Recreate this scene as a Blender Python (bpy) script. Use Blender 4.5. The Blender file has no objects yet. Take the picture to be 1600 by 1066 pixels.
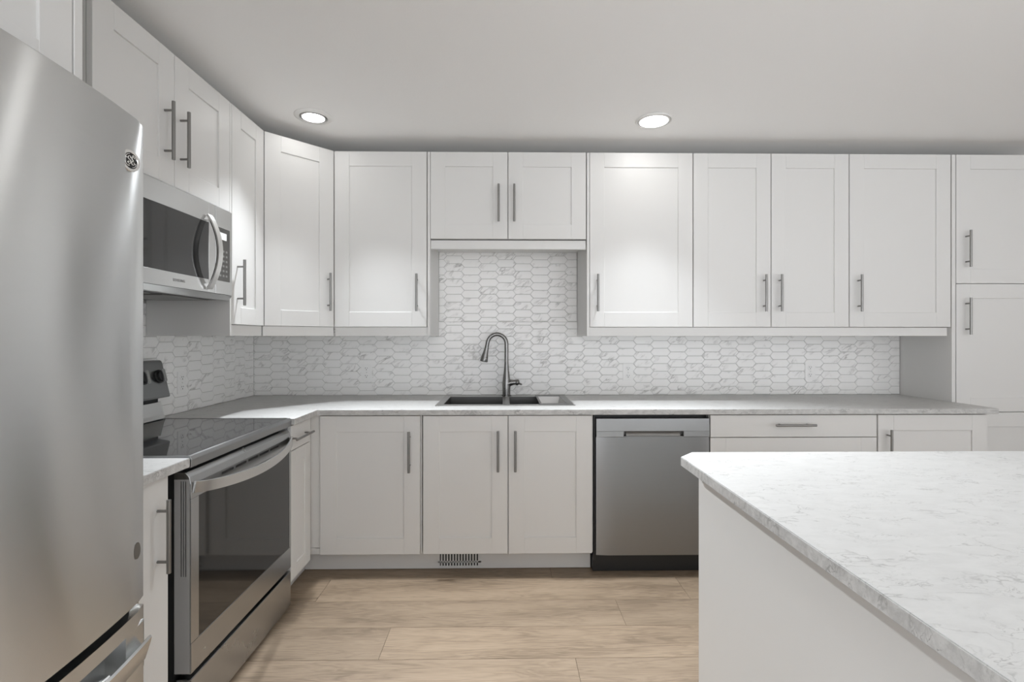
import bpy, bmesh, math, random
from mathutils import Vector, Matrix
random.seed(7)
I = 0.0254                      # all lengths below are inches
S = bpy.context.scene
COL = S.collection

# ------------------------------------------------------------------ camera
cam_d = bpy.data.cameras.new('camera')
cam = bpy.data.objects.new('camera', cam_d)
COL.objects.link(cam)
cam.location = (64.9*I, -130.59*I, 50.17*I)
cam.rotation_euler = (math.radians(90), 0, -0.015)
cam_d.sensor_width = 36.0
cam_d.lens = 784.07/1600*36.0
cam_d.shift_y = -6.7/1600
cam_d.clip_start = 0.02
S.camera = cam
# ------------------------------------------------------------------ colour management
S.view_settings.view_transform = 'Standard'
S.view_settings.look = 'None'
S.view_settings.gamma = 1.0
S.view_settings.use_curve_mapping = False
S.view_settings.exposure = 0.45
S.cycles.max_bounces = 14
S.cycles.diffuse_bounces = 8
S.cycles.glossy_bounces = 6
S.cycles.caustics_reflective = False
S.cycles.caustics_refractive = False
# ------------------------------------------------------------------ daylight outside the windows
W = bpy.data.worlds.new('daylight')
S.world = W
W.use_nodes = True
bg = W.node_tree.nodes['Background']
tcw = W.node_tree.nodes.new('ShaderNodeTexCoord')            # even sky; lower half made brighter to lift the ceiling
spw = W.node_tree.nodes.new('ShaderNodeSeparateXYZ')
mrw = W.node_tree.nodes.new('ShaderNodeMapRange')
W.node_tree.links.new(tcw.outputs['Generated'], spw.inputs[0])
W.node_tree.links.new(spw.outputs['Z'], mrw.inputs['Value'])
mrw.inputs['From Min'].default_value = -.08
mrw.inputs['From Max'].default_value = .08
mrw.inputs['To Min'].default_value = 3.7
mrw.inputs['To Max'].default_value = 2.1
W.node_tree.links.new(mrw.outputs['Result'], bg.inputs['Strength'])
bg.inputs['Color'].default_value = (0.94, 0.975, 1.03, 1)
LAMP_WATTS = 19.0               # each recessed light over the counter
FILL_LAMP_WATTS = 1.5  # each unseen ceiling light added as room fill
LAMP_COLOUR = (0.93, 0.975, 1.02)

# ================================================================== materials
def new_mat(name):
    m = bpy.data.materials.new(name)
    m.use_nodes = True
    nt = m.node_tree
    return m, nt, nt.nodes['Principled BSDF']

def plain(name, col, rough=.5, metal=0.0, spec=.5, bump=0.0, bscale=60):
    m, nt, b = new_mat(name)
    b.inputs['Base Color'].default_value = (*col, 1)
    b.inputs['Roughness'].default_value = rough
    b.inputs['Metallic'].default_value = metal
    b.inputs['Specular IOR Level'].default_value = spec
    tc = nt.nodes.new('ShaderNodeTexCoord')
    n = nt.nodes.new('ShaderNodeTexNoise')
    n.inputs['Scale'].default_value = bscale
    n.inputs['Detail'].default_value = 3
    nt.links.new(tc.outputs['Object'], n.inputs['Vector'])
    if bump:
        bp = nt.nodes.new('ShaderNodeBump')
        bp.inputs['Strength'].default_value = bump
        bp.inputs['Distance'].default_value = .002
        nt.links.new(n.outputs['Fac'], bp.inputs['Height'])
        nt.links.new(bp.outputs['Normal'], b.inputs['Normal'])
    mr = nt.nodes.new('ShaderNodeMapRange')
    mr.inputs['To Min'].default_value = max(0, rough-.03)
    mr.inputs['To Max'].default_value = min(1, rough+.03)
    nt.links.new(n.outputs['Fac'], mr.inputs['Value'])
    nt.links.new(mr.outputs['Result'], b.inputs['Roughness'])
    return m

def steel(name, col, rough=.3, aniso=.6, smudge=.08, stretch=(6, 6, 1800)):
    """brushed stainless: fine horizontal grain, faint smudges"""
    m, nt, b = new_mat(name)
    b.inputs['Metallic'].default_value = 1.0
    b.inputs['Anisotropic'].default_value = aniso
    b.inputs['Anisotropic Rotation'].default_value = .25
    tg = nt.nodes.new('ShaderNodeTangent')
    tg.direction_type = 'RADIAL'
    tg.axis = 'Z'
    nt.links.new(tg.outputs['Tangent'], b.inputs['Tangent'])
    tc = nt.nodes.new('ShaderNodeTexCoord')
    mp = nt.nodes.new('ShaderNodeMapping')
    mp.inputs['Scale'].default_value = stretch
    nt.links.new(tc.outputs['Object'], mp.inputs['Vector'])
    g = nt.nodes.new('ShaderNodeTexNoise')
    g.inputs['Scale'].default_value = 1.0
    g.inputs['Detail'].default_value = 2
    nt.links.new(mp.outputs['Vector'], g.inputs['Vector'])
    sm = nt.nodes.new('ShaderNodeTexNoise')
    sm.inputs['Scale'].default_value = 4.0
    sm.inputs['Detail'].default_value = 5
    nt.links.new(tc.outputs['Object'], sm.inputs['Vector'])
    r1 = nt.nodes.new('ShaderNodeMapRange')
    r1.inputs['To Min'].default_value = rough-.05
    r1.inputs['To Max'].default_value = rough+smudge*.5
    nt.links.new(sm.outputs['Fac'], r1.inputs['Value'])
    nt.links.new(r1.outputs['Result'], b.inputs['Roughness'])
    cr = nt.nodes.new('ShaderNodeValToRGB')
    cr.color_ramp.elements[0].position = .3
    cr.color_ramp.elements[1].position = .7
    cr.color_ramp.elements[0].color = (col[0]*.975, col[1]*.975, col[2]*.975, 1)
    cr.color_ramp.elements[1].color = (min(1, col[0]*1.02), min(1, col[1]*1.02), min(1, col[2]*1.02), 1)
    nt.links.new(g.outputs['Fac'], cr.inputs['Fac'])
    nt.links.new(cr.outputs['Color'], b.inputs['Base Color'])
    bp = nt.nodes.new('ShaderNodeBump')
    bp.inputs['Strength'].default_value = .015
    bp.inputs['Distance'].default_value = .0004
    nt.links.new(g.outputs['Fac'], bp.inputs['Height'])
    nt.links.new(bp.outputs['Normal'], b.inputs['Normal'])
    return m

def marble_laminate(name, lo=(.535, .532, .522), hi=(.595, .592, .58), cscale=20, vein=.62):
    m, nt, b = new_mat(name)
    L = nt.links
    tc = nt.nodes.new('ShaderNodeTexCoord')
    mp = nt.nodes.new('ShaderNodeMapping')
    mp.inputs['Scale'].default_value = (1.0, 2.0, 1.6)
    mp.inputs['Rotation'].default_value = (0, 0, -.3)
    L.new(tc.outputs['Object'], mp.inputs['Vector'])
    wn = nt.nodes.new('ShaderNodeTexNoise')
    wn.inputs['Scale'].default_value = 9
    wn.inputs['Detail'].default_value = 7
    L.new(mp.outputs['Vector'], wn.inputs['Vector'])
    mix = nt.nodes.new('ShaderNodeMix')
    mix.data_type = 'VECTOR'
    mix.inputs['Factor'].default_value = .13
    L.new(mp.outputs['Vector'], mix.inputs[4])
    L.new(wn.outputs['Color'], mix.inputs[5])
    def ridge(scale, width, detail):
        n = nt.nodes.new('ShaderNodeTexNoise')
        n.inputs['Scale'].default_value = scale
        n.inputs['Detail'].default_value = detail
        n.inputs['Roughness'].default_value = .55
        L.new(mix.outputs[1], n.inputs['Vector'])
        s_ = nt.nodes.new('ShaderNodeMath'); s_.operation = 'SUBTRACT'; s_.inputs[1].default_value = .5
        L.new(n.outputs['Fac'], s_.inputs[0])
        a_ = nt.nodes.new('ShaderNodeMath'); a_.operation = 'ABSOLUTE'
        L.new(s_.outputs[0], a_.inputs[0])
        r = nt.nodes.new('ShaderNodeMapRange')
        r.inputs['From Max'].default_value = width
        r.inputs['To Min'].default_value = 1
        r.inputs['To Max'].default_value = 0
        L.new(a_.outputs[0], r.inputs['Value'])
        return r.outputs['Result']
    def mask(scale, lo, hi):
        mk = nt.nodes.new('ShaderNodeTexNoise')
        mk.inputs['Scale'].default_value = scale
        mk.inputs['Detail'].default_value = 4
        L.new(mp.outputs['Vector'], mk.inputs['Vector'])
        mr = nt.nodes.new('ShaderNodeMapRange')
        mr.inputs['From Min'].default_value = lo
        mr.inputs['From Max'].default_value = hi
        L.new(mk.outputs['Fac'], mr.inputs['Value'])
        return mr.outputs['Result']
    def mul(a_, b_):
        mu = nt.nodes.new('ShaderNodeMath'); mu.operation = 'MULTIPLY'
        L.new(a_, mu.inputs[0]); L.new(b_, mu.inputs[1])
        return mu.outputs[0]
    veins = mul(ridge(6.0, .012, 4), mask(7, .42, .62))
    specks = mul(ridge(22.0, .02, 3), mask(9, .50, .64))
    mx = nt.nodes.new('ShaderNodeMath'); mx.operation = 'MAXIMUM'
    L.new(veins, mx.inputs[0]); L.new(specks, mx.inputs[1])
    sc = nt.nodes.new('ShaderNodeMath'); sc.operation = 'MULTIPLY'; sc.inputs[1].default_value = vein
    L.new(mx.outputs[0], sc.inputs[0])
    cl = nt.nodes.new('ShaderNodeTexNoise')
    cl.inputs['Scale'].default_value = cscale
    cl.inputs['Detail'].default_value = 6
    cl.inputs['Roughness'].default_value = .7
    L.new(mix.outputs[1], cl.inputs['Vector'])
    base = nt.nodes.new('ShaderNodeValToRGB')
    e = base.color_ramp.elements
    e[0].position = .3; e[0].color = (*lo, 1)
    e[1].position = .62; e[1].color = (*hi, 1)
    L.new(cl.outputs['Fac'], base.inputs['Fac'])
    cm = nt.nodes.new('ShaderNodeMix')
    cm.data_type = 'RGBA'
    L.new(sc.outputs[0], cm.inputs['Factor'])
    L.new(base.outputs['Color'], cm.inputs[6])
    cm.inputs[7].default_value = (.22, .216, .21, 1)
    L.new(cm.outputs[2], b.inputs['Base Color'])
    b.inputs['Roughness'].default_value = .42
    b.inputs['Specular IOR Level'].default_value = .4
    return m

def tile_marble(name):
    m, nt, b = new_mat(name)
    L = nt.links
    at = nt.nodes.new('ShaderNodeAttribute'); at.attribute_name = 'piece'
    tc = nt.nodes.new('ShaderNodeTexCoord')
    off = nt.nodes.new('ShaderNodeVectorMath'); off.operation = 'MULTIPLY_ADD'
    off.inputs[1].default_value = (9, 9, 9)
    L.new(at.outputs['Color'], off.inputs[0]); L.new(tc.outputs['Object'], off.inputs[2])
    sx = nt.nodes.new('ShaderNodeSeparateXYZ')
    L.new(off.outputs[0], sx.inputs[0])
    def lin(cx_, cy_, cz_, w_):
        d = nt.nodes.new('ShaderNodeVectorMath'); d.operation = 'DOT_PRODUCT'
        d.inputs[1].default_value = (cx_*w_, cy_*w_, cz_*w_)
        L.new(off.outputs[0], d.inputs[0])
        return d.outputs['Value']
    cb = nt.nodes.new('ShaderNodeCombineXYZ')
    L.new(lin(.8, .8, .6, 9.0), cb.inputs[0])          # along the stroke
    L.new(lin(-.6, -.6, .8, 30.0), cb.inputs[1])       # across it
    n = nt.nodes.new('ShaderNodeTexNoise')
    n.inputs['Scale'].default_value = 1.0
    n.inputs['Detail'].default_value = 4
    n.inputs['Distortion'].default_value = .35
    L.new(cb.outputs[0], n.inputs['Vector'])
    s = nt.nodes.new('ShaderNodeMath'); s.operation = 'SUBTRACT'; s.inputs[1].default_value = .55
    L.new(n.outputs['Fac'], s.inputs[0])
    a = nt.nodes.new('ShaderNodeMath'); a.operation = 'ABSOLUTE'
    L.new(s.outputs[0], a.inputs[0])
    r = nt.nodes.new('ShaderNodeMapRange')
    r.inputs['From Max'].default_value = .06
    r.inputs['To Min'].default_value = 1; r.inputs['To Max'].default_value = 0
    L.new(a.outputs[0], r.inputs['Value'])
    k = nt.nodes.new('ShaderNodeTexNoise')
    k.inputs['Scale'].default_value = 9
    L.new(off.outputs[0], k.inputs['Vector'])
    kr = nt.nodes.new('ShaderNodeMapRange')
    kr.inputs['From Min'].default_value = .50; kr.inputs['From Max'].default_value = .72
    L.new(k.outputs['Fac'], kr.inputs['Value'])
    mu = nt.nodes.new('ShaderNodeMath'); mu.operation = 'MULTIPLY'
    L.new(r.outputs['Result'], mu.inputs[0]); L.new(kr.outputs['Result'], mu.inputs[1])
    cm = nt.nodes.new('ShaderNodeMix'); cm.data_type = 'RGBA'
    L.new(mu.outputs[0], cm.inputs['Factor'])
    cm.inputs[6].default_value = (.88, .875, .862, 1)
    cm.inputs[7].default_value = (.42, .413, .40, 1)
    L.new(cm.outputs[2], b.inputs['Base Color'])
    b.inputs['Roughness'].default_value = .28
    return m

def oak_planks(name):
    m, nt, b = new_mat(name)
    L = nt.links
    at = nt.nodes.new('ShaderNodeAttribute'); at.attribute_name = 'piece'
    tc = nt.nodes.new('ShaderNodeTexCoord')
    off = nt.nodes.new('ShaderNodeVectorMath'); off.operation = 'MULTIPLY_ADD'
    off.inputs[1].default_value = (13, 13, 13)
    L.new(at.outputs['Color'], off.inputs[0]); L.new(tc.outputs['Object'], off.inputs[2])
    mp = nt.nodes.new('ShaderNodeMapping'); mp.inputs['Scale'].default_value = (1.1, 8, 8)
    L.new(off.outputs[0], mp.inputs['Vector'])
    n = nt.nodes.new('ShaderNodeTexNoise')
    n.inputs['Scale'].default_value = 2.2; n.inputs['Detail'].default_value = 6
    n.inputs['Distortion'].default_value = .8
    L.new(mp.outputs['Vector'], n.inputs['Vector'])
    # cathedral grain: rings of the broad noise
    mm = nt.nodes.new('ShaderNodeMath'); mm.operation = 'MULTIPLY'; mm.inputs[1].default_value = 16
    L.new(n.outputs['Fac'], mm.inputs[0])
    fr = nt.nodes.new('ShaderNodeMath'); fr.operation = 'PINGPONG'; fr.inputs[1].default_value = 1
    L.new(mm.outputs[0], fr.inputs[0])
    mp2 = nt.nodes.new('ShaderNodeMapping'); mp2.inputs['Scale'].default_value = (7, 150, 150)
    L.new(off.outputs[0], mp2.inputs['Vector'])
    n2 = nt.nodes.new('ShaderNodeTexNoise'); n2.inputs['Scale'].default_value = 1.6; n2.inputs['Detail'].default_value = 3
    L.new(mp2.outputs['Vector'], n2.inputs['Vector'])
    mp3 = nt.nodes.new('ShaderNodeMapping'); mp3.inputs['Scale'].default_value = (1.1, 5, 5)
    L.new(off.outputs[0], mp3.inputs['Vector'])
    n3 = nt.nodes.new('ShaderNodeTexNoise'); n3.inputs['Scale'].default_value = 1.7; n3.inputs['Detail'].default_value = 3
    L.new(mp3.outputs['Vector'], n3.inputs['Vector'])
    a1 = nt.nodes.new('ShaderNodeMath'); a1.operation = 'MULTIPLY_ADD'; a1.inputs[1].default_value = .12
    L.new(fr.outputs[0], a1.inputs[0]); 
    a2 = nt.nodes.new('ShaderNodeMath'); a2.operation = 'MULTIPLY'; a2.inputs[1].default_value = .40
    L.new(n2.outputs['Fac'], a2.inputs[0]); L.new(a2.outputs[0], a1.inputs[2])
    a3 = nt.nodes.new('ShaderNodeMath'); a3.operation = 'MULTIPLY_ADD'; a3.inputs[1].default_value = .55
    L.new(n3.outputs['Fac'], a3.inputs[0]); L.new(a1.outputs[0], a3.inputs[2])
    cr = nt.nodes.new('ShaderNodeValToRGB')
    e = cr.color_ramp.elements
    e[0].position = .36; e[0].color = (.155, .111, .073, 1)
    e[1].position = .78; e[1].color = (.33, .252, .178, 1)
    c = cr.color_ramp.elements.new(.56); c.color = (.265, .198, .136, 1)
    L.new(a3.outputs[0], cr.inputs['Fac'])
    hv = nt.nodes.new('ShaderNodeHueSaturation')
    sp = nt.nodes.new('ShaderNodeSeparateColor')
    L.new(at.outputs['Color'], sp.inputs['Color'])
    vr = nt.nodes.new('ShaderNodeMapRange'); vr.inputs['To Min'].default_value = .90; vr.inputs['To Max'].default_value = 1.1
    L.new(sp.outputs[0], vr.inputs['Value']); L.new(vr.outputs['Result'], hv.inputs['Value'])
    L.new(cr.outputs['Color'], hv.inputs['Color'])
    L.new(hv.outputs['Color'], b.inputs['Base Color'])
    b.inputs['Roughness'].default_value = .5
    bp = nt.nodes.new('ShaderNodeBump'); bp.inputs['Strength'].default_value = .15; bp.inputs['Distance'].default_value = .001
    L.new(n2.outputs['Fac'], bp.inputs['Height']); L.new(bp.outputs['Normal'], b.inputs['Normal'])
    return m

def glow(name, col, strength):
    m, nt, b = new_mat(name)
    b.inputs['Base Color'].default_value = (.9, .9, .88, 1)
    b.inputs['Emission Color'].default_value = (*col, 1)
    b.inputs['Emission Strength'].default_value = strength
    return m

M = dict(
    cab=plain('white_cabinet_paint', (.69, .685, .67), .42, bump=.02, bscale=300),
    carcass=plain('cabinet_carcass', (.66, .655, .64), .5),
    wall=plain('wall_paint', (.74, .735, .72), .7, bump=.08, bscale=220),
    ceil=plain('ceiling_paint', (.92, .918, .91), .8, bump=.25, bscale=160),
    toe=plain('toe_kick_board', (.64, .632, .615), .45),
    steel=steel('brushed_steel', (.63, .632, .626), .24, .75),
    fridge=steel('brushed_steel_fridge', (.64, .645, .64), .25, 1.0, .04),
    steel_rng=steel('brushed_steel_range', (.50, .508, .512), .27, .7),
    side=plain('grey_side_enamel', (.50, .497, .49), .4, .3),
    steel_mid=steel('brushed_steel_mid', (.36, .364, .366)),
    steel_dark=steel('brushed_steel_dark', (.29, .295, .298)),
    steel_hi=plain('bright_metal', (.74, .735, .72), .25, 1.0),
    nickel=plain('brushed_nickel', (.27, .265, .255), .36, 1.0),
    nickel_hi=plain('polished_nickel', (.42, .417, .41), .3, 1.0),
    faucet=plain('dark_faucet_metal', (.24, .237, .23), .28, 1.0),
    tray=plain('tray_steel', (.45, .447, .44), .35, 1.0),
    gun=plain('gunmetal', (.17, .167, .16), .33, 1.0),
    gun_hi=plain('gunmetal_light', (.40, .395, .385), .35, 1.0),
    black=plain('black_plastic', (.012, .012, .012), .45),
    blackm=plain('black_enamel', (.018, .018, .018), .35),
    glass=plain('black_glass', (.012, .012, .012), .06, spec=.9),
    cook=plain('cooktop_glass', (.02, .02, .02), .03, spec=1.0),
    count=marble_laminate('marble_laminate', (.49, .487, .477), (.54, .537, .526)),
    edge=marble_laminate('marble_laminate_edge', (.40, .397, .39), (.58, .577, .565), 30, .8),
    tile=tile_marble('marble_tile'),
    grout=plain('grout', (.56, .555, .54), .9),
    oak=oak_planks('oak_floor'),
    seam=plain('floor_seam', (.10, .075, .05), .9),
    plastic=plain('white_plastic', (.86, .857, .845), .35),
    trimw=plain('white_trim', (.82, .815, .80), .45),
    lens=glow('lamp_lens', (1, .99, .97), 16.0),
    grey=plain('grey_print', (.30, .297, .29), .5),
    vent=plain('vent_metal', (.62, .62, .61), .4),
    filt=plain('filter_mesh', (.35, .35, .34), .4, .8, bump=.6, bscale=700),
)

# ================================================================== mesh helpers
class MB:
    """collects shapes (inches) and links them as one mesh object"""
    def __init__(self, M4=None):
        self.bm = bmesh.new()
        self.M4 = M4
        self.cols = []
    def box(self, x0, x1, y0, y1, z0, z1, bev=0.0, seg=1):
        if x0 > x1: x0, x1 = x1, x0
        if y0 > y1: y0, y1 = y1, y0
        if z0 > z1: z0, z1 = z1, z0
        t = bmesh.new()
        v = [t.verts.new(p) for p in ((x0,y0,z0),(x1,y0,z0),(x1,y1,z0),(x0,y1,z0),(x0,y0,z1),(x1,y0,z1),(x1,y1,z1),(x0,y1,z1))]
        for q in ((3,2,1,0),(4,5,6,7),(0,1,5,4),(1,2,6,5),(2,3,7,6),(3,0,4,7)):
            t.faces.new([v[i] for i in q])
        self._take(t, bev, seg)
        return self
    def wbox(self, x0, x1, d0, d1, z0, z1, bev=0.0, seg=1):
        """box by distance d from the back wall"""
        return self.box(x0, x1, -d1, -d0, z0, z1, bev, seg)
    def prism(self, pts, axis, a, b, bev=0.0, seg=1):
        """polygon pts extruded along axis ('x': pts are (y,z); 'y': (x,z); 'z': (x,y)) from a to b"""
        def mk(p, t):
            return {'x': (t, p[0], p[1]), 'y': (p[0], t, p[1]), 'z': (p[0], p[1], t)}[axis]
        t = bmesh.new()
        A = [t.verts.new(mk(p, a)) for p in pts]
        B = [t.verts.new(mk(p, b)) for p in pts]
        n = len(pts)
        t.faces.new(A); t.faces.new(B[::-1])
        for i in range(n):
            t.faces.new((A[i], B[i], B[(i+1) % n], A[(i+1) % n]))
        bmesh.ops.recalc_face_normals(t, faces=t.faces)
        self._take(t, bev, seg)
        return self
    def _take(self, t, bev, seg):
        if bev:
            bmesh.ops.bevel(t, geom=list(t.edges)+list(t.verts), offset=bev, segments=seg, affect='EDGES', clamp_overlap=True)
        mp = {}
        for v in t.verts:
            mp[v] = self.bm.verts.new(v.co)
        for f in t.faces:
            try: self.bm.faces.new([mp[v] for v in f.verts])
            except ValueError: pass
        t.free()
    def tube(self, pts, rad, seg=14, cap=True, up=None):
        pts = [Vector(p) for p in pts]
        n = len(pts)
        if not isinstance(rad, (list, tuple)): rad = [rad]*n
        rings = []
        prev = None
        for i, p in enumerate(pts):
            tdir = (pts[min(i+1, n-1)]-pts[max(i-1, 0)]).normalized()
            if prev is None:
                u = Vector((0,0,1)) if abs(tdir.z) < .9 else Vector((0,1,0))
                if up: u = Vector(up)
            else: u = prev
            u = (u-tdir*u.dot(tdir)).normalized()
            prev = u
            w = tdir.cross(u)
            rings.append([self.bm.verts.new(p+(u*math.cos(a)+w*math.sin(a))*rad[i]) for a in [2*math.pi*k/seg for k in range(seg)]])
        for i in range(n-1):
            for k in range(seg):
                self.bm.faces.new((rings[i][k], rings[i][(k+1) % seg], rings[i+1][(k+1) % seg], rings[i+1][k]))
        if cap:
            self.bm.faces.new(rings[0][::-1]); self.bm.faces.new(rings[-1])
        return self
    def sweep(self, pts, prof, up):
        """rectangular/poly profile [(u,w)] swept along pts; u along 'up', w sideways"""
        pts = [Vector(p) for p in pts]; n = len(pts); up = Vector(up)
        R = []
        for i, p in enumerate(pts):
            td = (pts[min(i+1, n-1)]-pts[max(i-1, 0)]).normalized()
            u = (up-td*up.dot(td)).normalized(); w = td.cross(u)
            R.append([self.bm.verts.new(p+u*a+w*b) for a, b in prof])
        k = len(prof)
        for i in range(n-1):
            for j in range(k):
                self.bm.faces.new((R[i][j], R[i][(j+1) % k], R[i+1][(j+1) % k], R[i+1][j]))
        self.bm.faces.new(R[0][::-1]); self.bm.faces.new(R[-1])
        return self
    def lathe(self, prof, c=(0,0,0), axis='z', seg=32):
        """(r, t) profile around an axis through c"""
        c = Vector(c); R = []
        for r, t in prof:
            ring = []
            for k in range(seg):
                a = 2*math.pi*k/seg
                o = {'z': (r*math.cos(a), r*math.sin(a), t), 'y': (r*math.cos(a), t, r*math.sin(a)), 'x': (t, r*math.cos(a), r*math.sin(a))}[axis]
                ring.append(self.bm.verts.new(c+Vector(o)))
            R.append(ring)
        for i in range(len(R)-1):
            for k in range(seg):
                self.bm.faces.new((R[i][k], R[i][(k+1) % seg], R[i+1][(k+1) % seg], R[i+1][k]))
        self.bm.faces.new(R[0]); self.bm.faces.new(R[-1])
        return self
    def poly(self, vs):
        self.bm.faces.new([self.bm.verts.new(v) for v in vs]); return self
    def build(self, name, mat, parent=None, world=True, smooth=0, bevel=0.0):
        bm = self.bm
        bmesh.ops.recalc_face_normals(bm, faces=bm.faces)
        X = Matrix.Scale(I, 4)
        if self.M4 is not None: X = X @ self.M4
        if parent is not None and world:
            r = parent
            while r.parent: r = r.parent
            X = r.matrix_basis.inverted() @ X
        bmesh.ops.transform(bm, matrix=X, verts=bm.verts)
        me = bpy.data.meshes.new(name)
        bm.to_mesh(me); bm.free()
        o = bpy.data.objects.new(name, me)
        COL.objects.link(o)
        me.materials.append(mat)
        if smooth:
            me.polygons.foreach_set('use_smooth', [True]*len(me.polygons))
            me.set_sharp_from_angle(angle=math.radians(smooth))
        if parent is not None: o.parent = parent
        if bevel:
            b = o.modifiers.new('edge', 'BEVEL')
            b.width = bevel*I; b.segments = 2; b.limit_method = 'ANGLE'
        return o

def thing(name, label, cat, x, d, z, rot=0.0, group=None):
    o = bpy.data.objects.new(name, None)
    COL.objects.link(o)
    o.empty_display_size = .05
    o.matrix_basis = Matrix.Translation((x*I, -d*I, z*I)) @ Matrix.Rotation(rot, 4, 'Z')
    o['label'] = label; o['category'] = cat
    if group: o['group'] = group
    return o
def tag(o, label, cat, group=None):
    o['label'] = label; o['category'] = cat
    if group: o['group'] = group
    return o
def struct(name, mb, mat, **k):
    o = mb.build(name, mat, None, **k); o['kind'] = 'structure'
    return o
def colour_pieces(o, cols):
    """per-face random colour attribute 'piece' from a list of (face count, colour)"""
    at = o.data.attributes.new('piece', 'FLOAT_COLOR', 'FACE')
    flat = []
    for n, c in cols: flat += [*c, 1.0]*n
    at.data.foreach_set('color', flat)
def rnd(): return (random.random(), random.random(), random.random())

# ================================================================== the room
XR, DF, ZC = 236.0, 236.0, 95.6
struct('wall_back', MB().wbox(-5, XR+5, -5, 0, 0, ZC), M['wall'])
struct('wall_left', MB().wbox(-5, 0, 0, 150, 0, ZC).wbox(-5, 0, 222, DF, 0, ZC).wbox(-5, 0, 150, 222, 86, ZC).wbox(-5, 0, 150, 222, 0, 6), M['wall'])
w = MB()
for q in (150, 184.8, 219.6): w.wbox(-4, -1, q, q+2.4, 6, 86, .15)
w.wbox(-4, -1, 152.4, 219.6, 6, 8.4, .15).wbox(-4, -1, 152.4, 219.6, 83.6, 86, .15)
struct('window_4', w, M['trimw'])  # unseen window, added to light the island's left panel and the floor
struct('wall_right', MB().wbox(XR, XR+5, 0, 140, 0, ZC).wbox(XR, XR+5, 200, DF, 0, ZC).wbox(XR, XR+5, 140, 200, 84, ZC).wbox(XR, XR+5, 140, 200, 0, 4), M['wall'])
wf = MB()
cuts = [-5, 20, 110, 130, 220, XR+5]
for i in range(5):
    if i % 2 == 0: wf.wbox(cuts[i], cuts[i+1], DF, DF+5, 0, ZC)
    else:
        wf.wbox(cuts[i], cuts[i+1], DF, DF+5, 0, 6); wf.wbox(cuts[i], cuts[i+1], DF, DF+5, 86, ZC)
struct('wall_front', wf, M['wall'])
for k, (a, b) in enumerate(((20, 110), (130, 220))):  # unseen windows behind the camera, put in for soft frontal fill
    w = MB()
    for q in (a, (a+b)/2-1.2, b-2.4): w.wbox(q, q+2.4, DF+1, DF+4, 6, 86, .15)
    w.wbox(a+2.4, b-2.4, DF+1, DF+4, 6, 8.4, .15).wbox(a+2.4, b-2.4, DF+1, DF+4, 83.6, 86, .15)
    struct('window_%d' % (k+1), w, M['trimw'])
w = MB()
for q in (140, 168.8, 197.6): w.wbox(XR+1, XR+4, q, q+2.4, 4, 84, .15)
w.wbox(XR+1, XR+4, 142.4, 197.6, 4, 6.4, .15).wbox(XR+1, XR+4, 142.4, 197.6, 81.6, 84, .15)
struct('window_3', w, M['trimw'])  # unseen window, added and sized to balance light from the right
struct('ceiling', MB().wbox(-5, XR+5, -5, DF+5, ZC, ZC+4), M['ceil'])

# floor: long oak planks, seams and butt joints where the photograph shows them
fl = MB(); cols = []
joint = {-1: 74.8, 0: 29.1, 1: 86.05, 2: 45.3, 3: 75.97, 4: 22.0, 5: 60.0}
row = -4
while True:
    d0 = 26.46+8.65*row; d1 = d0+8.65
    if d0 > DF: break
    j = joint.get(row, random.uniform(0, 71)) % 71.4
    xs = [-5.0]+[j+71.4*k for k in range(-1, 5) if -4 < j+71.4*k < XR+4]+[XR+5]
    for a, b in zip(xs[:-1], xs[1:]):
        n0 = len(fl.bm.faces)
        fl.wbox(a+.03, b-.03, max(d0, -5)+.03, d1-.03, -.6, 0, .03) if d1 > -4 else None
        cols.append((len(fl.bm.faces)-n0, rnd()))
    row += 1
n0 = len(fl.bm.faces)
floor = fl.build('floor', M['oak'], None)
floor['kind'] = 'structure'
colour_pieces(floor, cols)
struct('floor_underlay', MB().wbox(-5, XR+5, -5, DF+6, -2, -.05), M['seam'])

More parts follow.
